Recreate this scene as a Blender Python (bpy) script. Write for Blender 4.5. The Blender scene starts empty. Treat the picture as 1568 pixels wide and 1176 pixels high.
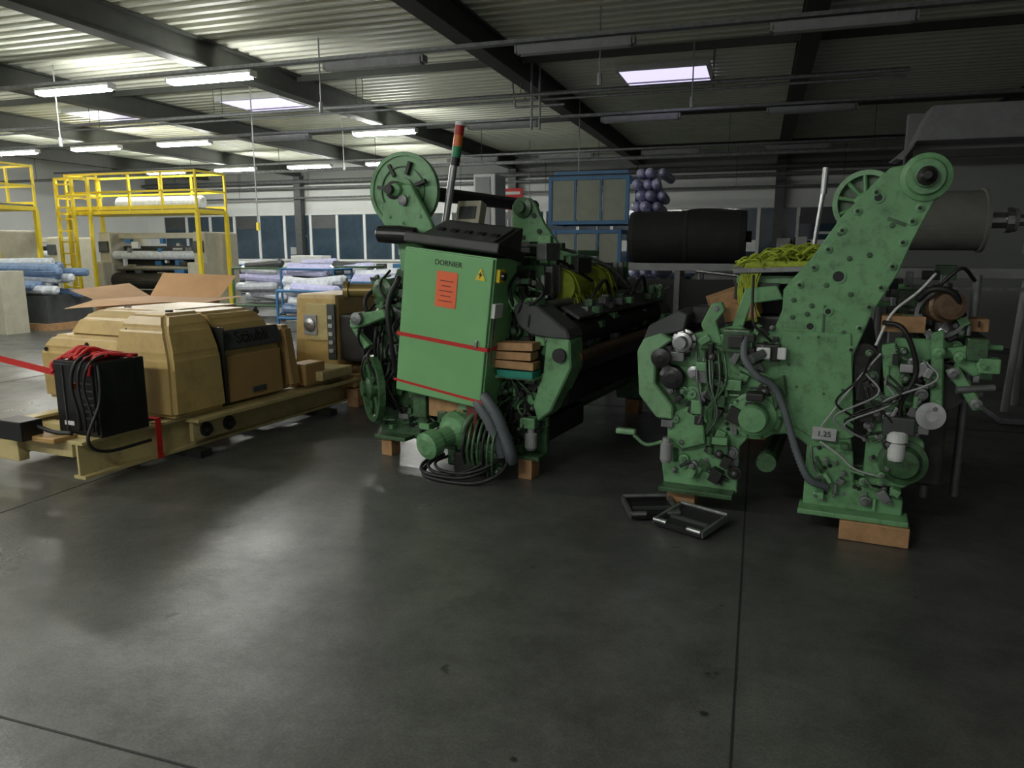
import bpy, math, random
from mathutils import Vector, Matrix
import bmesh
rng = random.Random(7)
sc = bpy.context.scene
try:
    sc.view_settings.view_transform = 'Standard'
    sc.view_settings.look = 'None'
except Exception:
    pass

# ------------------------------------------------------------------ materials
def mat(name, col, rough=0.5, metal=0.0, var=0.25, scale=6.0, dirt=None, dirt_amt=0.0, bump=0.0, emis=None, estr=0.0, spec=0.5):
    m = bpy.data.materials.new(name); m.use_nodes = True
    nt = m.node_tree; N = nt.nodes; L = nt.links
    bs = N['Principled BSDF']
    bs.inputs['Roughness'].default_value = rough
    bs.inputs['Metallic'].default_value = metal
    bs.inputs['Specular IOR Level'].default_value = spec
    tc = N.new('ShaderNodeTexCoord')
    no = N.new('ShaderNodeTexNoise'); no.inputs['Scale'].default_value = scale
    no.inputs['Detail'].default_value = 6; no.inputs['Roughness'].default_value = 0.65
    L.new(tc.outputs['Object'], no.inputs['Vector'])
    cr = N.new('ShaderNodeValToRGB')
    cr.color_ramp.elements[0].position = 0.3; cr.color_ramp.elements[1].position = 0.7
    cr.color_ramp.elements[0].color = tuple(c*(1-var) for c in col)+(1,)
    cr.color_ramp.elements[1].color = tuple(min(1, c*(1+var*0.4)) for c in col)+(1,)
    L.new(no.outputs['Fac'], cr.inputs['Fac'])
    out = cr.outputs['Color']
    if dirt is not None:
        n2 = N.new('ShaderNodeTexNoise'); n2.inputs['Scale'].default_value = scale*1.7
        n2.inputs['Detail'].default_value = 8; n2.inputs['Roughness'].default_value = 0.75
        L.new(tc.outputs['Object'], n2.inputs['Vector'])
        r2 = N.new('ShaderNodeValToRGB')
        r2.color_ramp.elements[0].position = 0.50; r2.color_ramp.elements[1].position = 0.70
        r2.color_ramp.elements[0].color = (0, 0, 0, 1); r2.color_ramp.elements[1].color = (dirt_amt,)*3+(1,)
        L.new(n2.outputs['Fac'], r2.inputs['Fac'])
        mx = N.new('ShaderNodeMixRGB'); mx.inputs['Color2'].default_value = tuple(dirt)+(1,)
        L.new(r2.outputs['Color'], mx.inputs['Fac']); L.new(out, mx.inputs['Color1'])
        out = mx.outputs['Color']
    L.new(out, bs.inputs['Base Color'])
    if bump > 0:
        bp = N.new('ShaderNodeBump'); bp.inputs['Strength'].default_value = bump
        L.new(no.outputs['Fac'], bp.inputs['Height']); L.new(bp.outputs['Normal'], bs.inputs['Normal'])
    if emis is not None:
        bs.inputs['Emission Color'].default_value = tuple(emis)+(1,)
        bs.inputs['Emission Strength'].default_value = estr
    return m

GREEN = mat('green_paint', (0.165, 0.37, 0.17), 0.40, var=0.25, scale=5, dirt=(0.03, 0.04, 0.02), dirt_amt=0.65)
GREENC = mat('green_cabinet_paint', (0.185, 0.44, 0.18), 0.35, var=0.08, scale=3)
GREEND = mat('green_oily', (0.06, 0.14, 0.06), 0.35, var=0.5, scale=10, dirt=(0.012, 0.012, 0.008), dirt_amt=0.9)
GREENL = mat('green_pale', (0.20, 0.39, 0.20), 0.4, var=0.2, scale=8, dirt=(0.03, 0.04, 0.025), dirt_amt=0.5)
OLIVEL = mat('container_panel', (0.24, 0.26, 0.20), 0.6, var=0.2, scale=3)
TAN = mat('tan_paint', (0.52, 0.37, 0.14), 0.42, var=0.12, scale=3, dirt=(0.22, 0.13, 0.05), dirt_amt=0.4)
TANL = mat('tan_light', (0.52, 0.43, 0.20), 0.45, var=0.12, scale=3, dirt=(0.16, 0.11, 0.05), dirt_amt=0.5)
TANO = mat('tan_ochre', (0.40, 0.25, 0.09), 0.5, var=0.15, scale=4)
BLACK = mat('black_metal', (0.012, 0.012, 0.013), 0.35, var=0.3)
RUBBER = mat('black_rubber', (0.010, 0.010, 0.010), 0.55, var=0.3)
DARK = mat('dark_grease', (0.02, 0.02, 0.018), 0.5, var=0.5, scale=9)
DGREY = mat('dark_grey_paint', (0.06, 0.065, 0.065), 0.45, var=0.3)
STEEL = mat('steel', (0.45, 0.46, 0.46), 0.32, metal=0.9, var=0.3, scale=12)
STEELD = mat('steel_dull', (0.22, 0.23, 0.23), 0.5, metal=0.5, var=0.4, scale=12)
GREYP = mat('grey_paint', (0.30, 0.31, 0.31), 0.5, var=0.2)
TAG = mat('dull_label', (0.42, 0.43, 0.42), 0.7, var=0.2, scale=30)
WHITE = mat('white_paint', (0.66, 0.68, 0.66), 0.5, var=0.1)
CREAM = mat('cream_paint', (0.45, 0.43, 0.33), 0.5, var=0.15)
RED = mat('red_strap', (0.55, 0.02, 0.015), 0.6, var=0.2, scale=40)
REDD = mat('dark_red', (0.16, 0.03, 0.025), 0.6, var=0.3)
ORANGE = mat('orange_label', (0.85, 0.16, 0.06), 0.6, var=0.05)
YEL = mat('yellow_paint', (0.78, 0.60, 0.03), 0.45, var=0.1)
YNET = mat('yellow_net', (0.34, 0.42, 0.03), 0.7, var=0.4, scale=30)
WOOD = mat('wood', (0.42, 0.24, 0.11), 0.7, var=0.35, scale=14)
CARD = mat('cardboard', (0.46, 0.27, 0.13), 0.8, var=0.12, scale=4)
TEAL = mat('teal_foam', (0.01, 0.22, 0.16), 0.6, var=0.1)
BLUE = mat('blue_frame', (0.03, 0.14, 0.30), 0.5, var=0.2)
LAV = mat('lavender_wrap', (0.50, 0.50, 0.74), 0.35, var=0.25, scale=12, bump=0.3)
WRAP = mat('white_wrap', (0.60, 0.64, 0.68), 0.3, var=0.35, scale=10, bump=0.5)
BWRAP = mat('blue_wrap', (0.17, 0.26, 0.42), 0.35, var=0.5, scale=9, bump=0.5)
FABK = mat('black_fabric_roll', (0.014, 0.015, 0.014), 0.8, var=0.4, scale=5)
FABG = mat('grey_fabric_roll', (0.17, 0.17, 0.15), 0.8, var=0.2, scale=5)
BROWN = mat('rusty_brown', (0.15, 0.09, 0.05), 0.5, metal=0.3, var=0.5, scale=15)
HOSE = mat('grey_hose', (0.12, 0.14, 0.15), 0.5, var=0.2)
BRASS = mat('brass_tube', (0.30, 0.22, 0.08), 0.35, metal=0.5, var=0.3)
LAMPON = mat('lamp_tube_glow', (0.9, 0.9, 0.9), 0.5, var=0.02, emis=(1.0, 1.0, 0.95), estr=118)
LAMPOFF = mat('lamp_lens_off', (0.50, 0.52, 0.46), 0.4, var=0.1)
SKYL = mat('skylight_glow', (0.8, 0.8, 0.9), 0.4, var=0.05, emis=(0.74, 0.68, 1.0), estr=1.15)
SKYL2 = mat('skylight_glow_dim', (0.5, 0.5, 0.6), 0.4, var=0.05, emis=(0.42, 0.40, 0.62), estr=0.9)
SIGR = mat('signal_red', (0.40, 0.02, 0.01), 0.3)
SIGO = mat('signal_orange', (0.55, 0.14, 0.02), 0.3)
SIGG = mat('signal_green', (0.02, 0.22, 0.09), 0.3)
BEAMM = mat('beam_dark', (0.06, 0.065, 0.055), 0.7, var=0.2)
GLASS = mat('window_dark_glass', (0.035, 0.06, 0.085), 0.08, var=0.5, scale=1.2)

def floor_mat():
    m = bpy.data.materials.new('concrete_floor'); m.use_nodes = True
    nt = m.node_tree; N = nt.nodes; L = nt.links; bs = N['Principled BSDF']
    tc = N.new('ShaderNodeTexCoord')
    def noise(s, d, r, dist=0.0):
        n = N.new('ShaderNodeTexNoise'); n.inputs['Scale'].default_value = s
        n.inputs['Detail'].default_value = d; n.inputs['Roughness'].default_value = r
        n.inputs['Distortion'].default_value = dist
        L.new(tc.outputs['Object'], n.inputs['Vector']); return n
    def ramp(src, p0, c0, p1, c1):
        r = N.new('ShaderNodeValToRGB')
        r.color_ramp.elements[0].position = p0; r.color_ramp.elements[1].position = p1
        r.color_ramp.elements[0].color = (c0,)*3+(1,) if isinstance(c0, float) else c0
        r.color_ramp.elements[1].color = (c1,)*3+(1,) if isinstance(c1, float) else c1
        L.new(src, r.inputs['Fac']); return r.outputs['Color']
    def mul(x, y):
        q = N.new('ShaderNodeMixRGB'); q.blend_type = 'MULTIPLY'; q.inputs['Fac'].default_value = 1
        L.new(x, q.inputs['Color1']); L.new(y, q.inputs['Color2']); return q.outputs['Color']
    a = noise(0.6, 9, 0.72, .2); b = noise(3.0, 10, 0.7, .2); c = noise(90, 3, 0.6); d = noise(7.0, 2, 0.5); e = noise(22, 6, 0.7)
    ca = ramp(a.outputs['Fac'], 0.34, (0.056, 0.058, 0.054, 1), 0.68, (0.108, 0.110, 0.100, 1))
    col = mul(ca, ramp(b.outputs['Fac'], 0.32, 0.74, 0.68, 1.22))
    col = mul(col, ramp(c.outputs['Fac'], 0.35, 0.74, 0.65, 1.2))
    col = mul(col, ramp(e.outputs['Fac'], 0.35, 0.86, 0.6, 1.06))
    col = mul(col, ramp(d.outputs['Fac'], 0.245, 0.3, 0.275, 1.0))
    L.new(col, bs.inputs['Base Color'])
    rr = ramp(a.outputs['Fac'], 0.36, 0.36, 0.66, 0.24)
    rb = ramp(b.outputs['Fac'], 0.32, 0.07, 0.68, 0.0)
    ad = N.new('ShaderNodeMixRGB'); ad.blend_type = 'ADD'; ad.inputs['Fac'].default_value = 1
    L.new(rr, ad.inputs['Color1']); L.new(rb, ad.inputs['Color2'])
    L.new(ad.outputs['Color'], bs.inputs['Roughness'])
    sp = ramp(b.outputs['Fac'], 0.34, 0.45, 0.66, 0.75); L.new(sp, bs.inputs['Specular IOR Level'])
    bp = N.new('ShaderNodeBump'); bp.inputs['Strength'].default_value = 0.15; bp.inputs['Distance'].default_value = 0.012
    L.new(e.outputs['Fac'], bp.inputs['Height']); L.new(bp.outputs['Normal'], bs.inputs['Normal'])
    return m
FLOORM = floor_mat()
JOINT = mat('joint_sealant', (0.02, 0.02, 0.02), 0.7)
CEILM = mat('corrugated_sheet', (0.74, 0.76, 0.63), 0.55, var=0.15, scale=0.7)
WALLM = mat('wall_plaster', (0.66, 0.68, 0.66), 0.7, var=0.08, scale=0.8)
WALLD = mat('wall_grey', (0.24, 0.25, 0.24), 0.75, var=0.1, scale=0.8)

# ------------------------------------------------------------------ mesh builder
class B:
    def __init__(s, name, loc=(0, 0, 0), th=0.0):
        s.name = name; s.loc = loc; s.th = th
        s.V = []; s.F = []; s.MI = []; s.SM = []; s.mats = []; s.M = Matrix.Identity(4)
    def _m(s, m):
        if m not in s.mats: s.mats.append(m)
        return s.mats.index(m)
    def raw(s, vs, fs, m, smooth=False):
        o = len(s.V); mi = s._m(m)
        for v in vs: s.V.append(s.M @ Vector(v))
        for i, f in enumerate(fs):
            s.F.append([o+k for k in f]); s.MI.append(mi)
            s.SM.append(smooth[i] if isinstance(smooth, list) else smooth)
    def frombm(s, bm, m, mx=Matrix.Identity(4)):
        bm.verts.index_update()
        s.raw([mx @ v.co for v in bm.verts], [[v.index for v in f.verts] for f in bm.faces], m)
        bm.free()
    def box(s, c, d, m, rot=(0, 0, 0), bev=0.0, taper=None):
        bm = bmesh.new(); bmesh.ops.create_cube(bm, size=1)
        for v in bm.verts:
            if taper and v.co.z > 0: v.co.x *= taper[0]; v.co.y *= taper[1]
            v.co.x *= d[0]; v.co.y *= d[1]; v.co.z *= d[2]
        if bev > 0: bmesh.ops.bevel(bm, geom=bm.edges[:], offset=bev, segments=2, affect='EDGES', profile=0.6)
        R = Matrix.Translation(c) @ Matrix.Rotation(rot[2], 4, 'Z') @ Matrix.Rotation(rot[1], 4, 'Y') @ Matrix.Rotation(rot[0], 4, 'X')
        s.frombm(bm, m, R)
    def lathe(s, o, ax, prof, m, seg=24):
        o = Vector(o); ax = Vector(ax).normalized()
        t = Vector((0, 0, 1)) if abs(ax.z) < 0.9 else Vector((1, 0, 0))
        a = ax.cross(t).normalized(); b = ax.cross(a)
        vs = []; fs = []; sm = []
        for r, h in prof:
            for i in range(seg):
                an = 2*math.pi*i/seg
                vs.append(o+ax*h+(a*math.cos(an)+b*math.sin(an))*max(r, 0.0004))
        n = len(prof)
        for j in range(n-1):
            for i in range(seg):
                k = (i+1) % seg
                fs.append([j*seg+i, j*seg+k, (j+1)*seg+k, (j+1)*seg+i])
                sm.append(False)
        fs.append(list(range(seg))[::-1]); sm.append(False)
        fs.append([(n-1)*seg+i for i in range(seg)]); sm.append(False)
        s.raw(vs, fs, m, sm)
    def cyl(s, p, q, r, m, seg=16, r2=None):
        p = Vector(p); q = Vector(q); L = (q-p).length
        s.lathe(p, q-p, [(r, 0), (r if r2 is None else r2, L)], m, seg)
    def ring(s, o, ax, ro, ri, t, m, seg=36):
        s.lathe2(o, ax, [(ri, -t/2), (ro, -t/2), (ro, t/2), (ri, t/2)], m, seg)
    def lathe2(s, o, ax, prof, m, seg=36):
        o = Vector(o); ax = Vector(ax).normalized()
        t = Vector((0, 0, 1)) if abs(ax.z) < 0.9 else Vector((1, 0, 0))
        a = ax.cross(t).normalized(); b = ax.cross(a); vs = []; fs = []; n = len(prof)
        for r, h in prof:
            for i in range(seg):
                an = 2*math.pi*i/seg; vs.append(o+ax*h+(a*math.cos(an)+b*math.sin(an))*r)
        for j in range(n):
            for i in range(seg):
                k = (i+1) % seg; jj = (j+1) % n
                fs.append([j*seg+i, j*seg+k, jj*seg+k, jj*seg+i])
        s.raw(vs, fs, m)
    def wheel(s, o, ax, r, m, spokes=6, t=0.04, hub=0.07, rim=0.04, a0=0.2):
        o = Vector(o); ax = Vector(ax).normalized()
        s.ring(o, ax, r, r-rim, t, m)
        tt = Vector((0, 0, 1)); a = ax.cross(tt).normalized(); b = ax.cross(a)
        for i in range(spokes):
            an = a0+2*math.pi*i/spokes; d = a*math.cos(an)+b*math.sin(an)
            s.cyl(o+d*hub*0.5, o+d*(r-rim*0.7), rim*0.42, m, 8)
        s.lathe(o-ax*t*0.8, ax, [(hub*0.6, -0.02), (hub, 0), (hub, t*1.6), (hub*0.6, t*1.6+0.02)], m, 20)
    def prism(s, pts, y0, y1, m, bev=0.004, plane='xz'):
        bm = bmesh.new()
        def P(a, b, c):
            return (a, c, b) if plane == 'xz' else ((c, a, b) if plane == 'yz' else (a, b, c))
        vs = [bm.verts.new(P(a, b, y0)) for a, b in pts]; f = bm.faces.new(vs)
        r = bmesh.ops.extrude_face_region(bm, geom=[f])
        dv = Vector(P(0, 0, y1-y0))
        for v in r['geom']:
            if isinstance(v, bmesh.types.BMVert): v.co += dv
        if bev > 0:
            bmesh.ops.bevel(bm, geom=bm.edges[:], offset=bev, segments=1, affect='EDGES')
        s.frombm(bm, m)
    def tube(s, pts, r, m, seg=8, sub=6, ripple=0.0, rn=1):
        P = [Vector(p) for p in pts]; C = []
        if len(P) == 2: C = [P[0].lerp(P[1], i/max(1, sub)) for i in range(sub+1)]
        else:
            Q = [P[0]*2-P[1]]+P+[P[-1]*2-P[-2]]
            for i in range(1, len(Q)-2):
                for k in range(sub):
                    t = k/sub; p0, p1, p2, p3 = Q[i-1:i+3]
                    C.append(0.5*((2*p1)+(p2-p0)*t+(2*p0-5*p1+4*p2-p3)*t*t+(3*p1-p0-3*p2+p3)*t*t*t))
            C.append(P[-1])
        T = [(C[min(i+1, len(C)-1)]-C[max(i-1, 0)]).normalized() for i in range(len(C))]
        a = T[0].orthogonal().normalized(); vs = []; fs = []
        for i, c in enumerate(C):
            a = (a-T[i]*a.dot(T[i]))
            a = a.normalized() if a.length > 1e-6 else T[i].orthogonal().normalized()
            b = T[i].cross(a); rr = r*(1+ripple*(1 if i % 2 else -1))
            for k in range(seg):
                an = 2*math.pi*k/seg; vs.append(c+(a*math.cos(an)+b*math.sin(an))*rr)
        for i in range(len(C)-1):
            for k in range(seg):
                l = (k+1) % seg; fs.append([i*seg+k, i*seg+l, (i+1)*seg+l, (i+1)*seg+k])
        n = len(fs); fs.append(list(range(seg))[::-1]); fs.append([(len(C)-1)*seg+k for k in range(seg)])
        s.raw(vs, fs, m, [True]*n+[False]*2)
    def bolt(s, x, y, z, r=0.011, m=None, ax=(0, -1, 0), h=0.012):
        s.lathe((x, y, z), ax, [(r*1.5, -0.004), (r*1.5, h*0.3), (r, h*0.35), (r*0.9, h)], m or STEELD, 6)
    def text(s, txt, size, mx, m):
        cu = bpy.data.curves.new('t', 'FONT'); cu.body = txt; cu.size = size; cu.extrude = 0.001; cu.align_x = 'CENTER'
        ob = bpy.data.objects.new('t', cu); sc.collection.objects.link(ob)
        bpy.context.view_layer.update()
        me = ob.evaluated_get(bpy.context.evaluated_depsgraph_get()).to_mesh()
        vs = [mx @ v.co for v in me.vertices]; fs = [list(p.vertices) for p in me.polygons]
        s.raw(vs, fs, m)
        bpy.data.objects.remove(ob); bpy.data.curves.remove(cu)
    def greeble(s, x0, x1, z0, z1, y, n, mats, size=(0.03, 0.10), dep=(0.02, 0.09), test=None):
        for _ in range(n):
            x = rng.uniform(x0, x1); z = rng.uniform(z0, z1)
            if test and not test(x, z): continue
            m = rng.choice(mats); k = rng.random(); a = rng.uniform(*size); b = rng.uniform(*size); d = rng.uniform(*dep)
            if k < 0.35: s.box((x, y-d/2, z), (a, d, b), m, rot=(0, rng.choice([0, 0, 0.4, -0.6]), 0), bev=0.005)
            elif k < 0.65:
                r = a*0.5; s.lathe((x, y, z), (0, -1, 0), [(r, 0), (r, d*0.6), (r*0.6, d*0.65), (r*0.55, d)], m, 16); s.bolt(x, y-d, z, 0.008)
            elif k < 0.8: s.cyl((x, y-d*0.6, z-b*0.6), (x, y-d*0.6, z+b*0.6), a*0.2, m, 10)
            elif k < 0.92:
                s.cyl((x-b*0.7, y-d*0.7, z), (x+b*0.7, y-d*0.7, z+rng.uniform(-.05, .05)), a*0.16, m, 10)
            else: s.bolt(x, y, z, 0.014)
    def done(s):
        me = bpy.data.meshes.new(s.name); me.from_pydata([tuple(v) for v in s.V], [], s.F)
        for m in s.mats: me.materials.append(m)
        me.polygons.foreach_set('material_index', s.MI); me.polygons.foreach_set('use_smooth', s.SM)
        bm = bmesh.new(); bm.from_mesh(me); bmesh.ops.recalc_face_normals(bm, faces=bm.faces[:]); bm.to_mesh(me); bm.free()
        me.update(); ob = bpy.data.objects.new(s.name, me)
        ob.location = s.loc; ob.rotation_euler = (0, 0, -math.radians(s.th)); sc.collection.objects.link(ob); return ob

TH = 18.3
def RW(x, y, z=0):   # room frame -> world
    t = math.radians(TH); return (x*math.cos(t)+y*math.sin(t), -x*math.sin(t)+y*math.cos(t), z)

# ------------------------------------------------------------------ room shell
X0, X1, Y0, Y1, H = -26.0, 9.0, -6.0, 27.0, 5.0
b = B('floor', th=TH)
b.box(((X0+X1)/2, (Y0+Y1)/2, -0.1), (X1-X0, Y1-Y0, 0.2), FLOORM)
b.done()
b = B('trim_floor_joint', th=TH)
for xj in (-9.0, -4.5, 0.0, 4.5): b.box((xj, (Y0+Y1)/2, 0.0005), (0.008, Y1-Y0-0.2, 0.003), JOINT)
for yj in (1.7, 7.7, 13.7, 19.7): b.box(((X0+X1)/2, yj, 0.0005), (X1-X0-0.2, 0.008, 0.003), JOINT)
b.done()
b = B('ceiling', th=TH)
prof = []; y = Y0
while y < Y1:
    prof += [(y, H), (y+0.10, H), (y+0.14, H+0.07), (y+0.24, H+0.07)]; y += 0.28
vs = []; fs = []
for (yy, zz) in prof: vs += [(X0, yy, zz), (X1, yy, zz)]
for i in range(len(prof)-1): fs.append([2*i, 2*i+1, 2*i+3, 2*i+2])
b.raw(vs, fs, CEILM)
b.box(((X0+X1)/2, (Y0+Y1)/2, H+0.2), (X1-X0, Y1-Y0, 0.1), BEAMM)
b.done()
b = B('wall_back', th=TH); b.box(((X0+X1)/2, Y1+0.1, 2.5), (X1-X0+.4, 0.2, 5.2), WALLM)
b.box(((X0+X1)/2, Y1-0.03, 4.55), (X1-X0, 0.06, 0.6), WALLD)
b.done()
b = B('wall_left', th=TH); b.box((X0-0.1, (Y0+Y1)/2, 2.5), (0.2, Y1-Y0, 5.2), WALLM); b.done()
b = B('wall_right', th=TH); b.box((X1+0.1, (Y0+Y1)/2, 2.5), (0.2, Y1-Y0, 5.2), WALLD); b.done()
b = B('wall_partition', th=TH)
b.box((5.6, 14.6, 1.95), (6.7, 0.2, 3.9), WALLD)
b.prism([(2.5, 3.92), (8.9, 3.92), (8.9, 3.38), (2.3, 3.38), (2.02, 3.12), (2.12, 3.1), (2.25, 3.3), (2.4, 3.7)], 13.9, 14.5, GREYP, bev=.01)
b.box((5.6, 13.75, 3.15), (6.7, 0.1, 0.12), BEAMM)
b.done()
n = 0
for i in range(24):
    x = -24.5+i*1.25
    if x > 5: break
    n += 1
    w = B('window_%d' % n, RW(x, Y1-0.02), TH)
    w.box((0, -0.02, 2.15), (1.15, 0.04, 1.75), GLASS)
    for dx in (-0.6, 0.6): w.box((dx, -0.05, 2.15), (0.06, 0.08, 1.9), WHITE)
    for zz in (1.22, 3.08): w.box((0, -0.05, zz), (1.25, 0.08, 0.07), WHITE)
    if i % 3 == 0: w.box((0, -0.045, 2.75), (1.1, 0.03, 0.5), DGREY)
    if i % 4 == 1:
        w.box((0.15, -0.05, 2.2), (0.5, 0.02, 0.08), WHITE); w.box((-0.2, -0.05, 1.6), (0.4, 0.02, 0.3), GREYP)
    w.done()
d = B('door_1', RW(-11.4, Y1-0.22), TH)
d.box((0, 0, 1.05), (0.95, 0.08, 2.1), WHITE, bev=0.01); d.box((0, -0.05, 1.5), (0.6, 0.03, 0.8), GLASS)
for dx in (-0.52, 0.52): d.box((dx, 0, 1.1), (0.1, 0.12, 2.2), BLUE)
d.box((0, 0, 2.2), (1.14, 0.12, 0.1), BLUE); d.cyl((0.35, -0.1, 1.0), (0.45, -0.1, 1.0), 0.015, STEEL); d.done()

b = B('ceiling_beams', th=TH)
for xb in (-22.6, -18.0, -13.4, -8.8, -4.2, 0.5, 5.1):
    b.box((xb, (Y0+Y1)/2, H-0.03), (0.26, Y1-Y0-0.1, 0.03), BEAMM)
    b.box((xb, (Y0+Y1)/2, H-0.22), (0.05, Y1-Y0-0.1, 0.38), BEAMM)
    b.box((xb, (Y0+Y1)/2, H-0.42), (0.28, Y1-Y0-0.1, 0.03), BEAMM)
for yb in (4.2, 7.2, 13.2, 19.2, 25.2):
    b.box(((X0+X1)/2, yb, H-0.07), (X1-X0-0.1, 0.07, 0.12), BEAMM)
b.done()
for j, xb in enumerate((-18.0, -8.8, 0.5)):
    c = B('trim_%d' % (j+1), RW(xb, Y1-0.25), TH); c.box((0, 0, 2.28), (0.3, 0.3, 4.55), DGREY); c.done()
for yr in (10.6, 16.6, 22.4, 4.6):
    b = B('cable_tray', RW((X0+X1)/2, yr, 0), TH)
    b.box((0, 0, 4.515), (X1-X0-0.2, 0.12, 0.012), STEELD)
    for dy in (-0.06, 0.06): b.box((0, dy, 4.535), (X1-X0-0.2, 0.008, 0.05), STEELD)
    b.done()
b = B('ceiling_pipework', th=TH)
for yr, z, r in ((13.2, 4.35, 0.035), (13.45, 4.3, 0.022), (20, 4.0, 0.05), (26.6, 4.35, 0.08), (26.6, 4.1, 0.05), (26.5, 3.7, 0.04)):
    b.cyl((X0+0.2, yr, z), (X1-2.2 if yr > 15 else 2.0, yr, z), r, STEELD, 10)
    k = X0+2
    while k < (6 if yr > 15 else 1.9):
        b.cyl((k, yr, z), (k, yr, 4.98), 0.007, BEAMM, 6); k += 3.3
for (x0, dx) in ((-4.0, 0.0), (-3.85, 0.0)):
    b.cyl((x0, 13.2, 4.98), (x0+dx, 13.2, 3.75), 0.02, STEELD)
b.cyl((-4.3, 13.2, 3.95), (-3.4, 13.2, 3.95), 0.02, STEELD); b.cyl((-4.3, 13.2, 4.15), (-3.4, 13.2, 4.15), 0.02, STEELD)
b.tube([(-4.3, 13.2, 4.15), (-4.35, 13.2, 4.5), (-4.35, 13.2, 4.98)], .018, STEELD)
b.done()
for (x, yr, z) in ((-9.9, 13.2, 2.2), (-10.2, 17.2, 3.8), (-12.5, 11.0, 3.7), (-4.0, 16.9, 3.2), (-2.3, 10.9, 4.1), (-1.2, 13, 4.1), (-7.0, 22.9, 2.5), (-6.9, 11.0, 4.0)):
    b = B('hanging_power_cable', RW(x, yr, 0), TH)
    b.cyl((0, 0, z), (0, 0, 4.98), 0.012, GREYP, 6)
    b.cyl((0, 0, z-0.16), (0, 0, z), 0.035, YEL if z < 2.5 else GREYP, 8); b.done()
for xs, em in ((-1.9, SKYL), (-10.9, SKYL), (-15.4, SKYL2), (-19.8, SKYL2)):
    s_ = B('skylight', RW(xs, 15.2, H-0.055), TH)
    s_.box((0, 0, -0.03), (1.6, 1.5, 0.03), em)
    for dx in (-0.82, 0.82): s_.box((dx, 0, -0.0), (0.06, 1.6, 0.10), WHITE)
    for dy in (-0.78, 0.78): s_.box((0, dy, -0.0), (1.7, 0.06, 0.10), WHITE)
    s_.box((0, 0.25, -0.05), (1.6, 0.05, 0.03), GREYP); s_.done()
def lamp(x, y, on):
    l = B('fluorescent_lamp', RW(x, y, 4.4), TH)
    l.box((0, 0, 0.05), (1.62, 0.17, 0.05), WHITE if on else GREYP, bev=0.01)
    if on: l.box((0, 0, -0.015), (1.55, 0.15, 0.07), LAMPON, bev=0.015)
    else:
        l.box((0, 0, -0.015), (1.55, 0.13, 0.07), LAMPOFF, bev=0.02)
        l.box((0, -0.09, 0.0), (1.6, 0.01, 0.10), GREYP, rot=(0.3, 0, 0)); l.box((0, 0.09, 0.0), (1.6, 0.01, 0.10), GREYP, rot=(-0.3, 0, 0))
    for dx in (-0.83, 0.83): l.box((dx, 0, 0.02), (0.03, 0.17, 0.10), WHITE if on else GREYP)
    for dx in (-0.6, 0.6): l.cyl((dx, 0, 0.07), (dx, 0, 0.108), 0.008, STEELD, 6)
    l.done()
gx = [-23.6, -20.6, -17.6, -14.6, -11.6, -8.7, -5.7, -2.6, 0.8]
on = {(10.6): (-20.6, -17.6, -11.6, -8.7), 16.6: (-8.7, -14.6, -17.6, -20.6), 22.4: (-17.6, -20.6, -11.6, -14.6), 4.6: (-8.7, -11.6, -17.6), -1.4: (-8.7, -11.6, -5.7, -2.6)}  # two nearest rows are unseen, added to give the machines frontal light
for yr in (-1.4, 4.6, 10.6, 16.6, 22.4):
    for x in gx: lamp(x, yr, x in on[yr])

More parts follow.
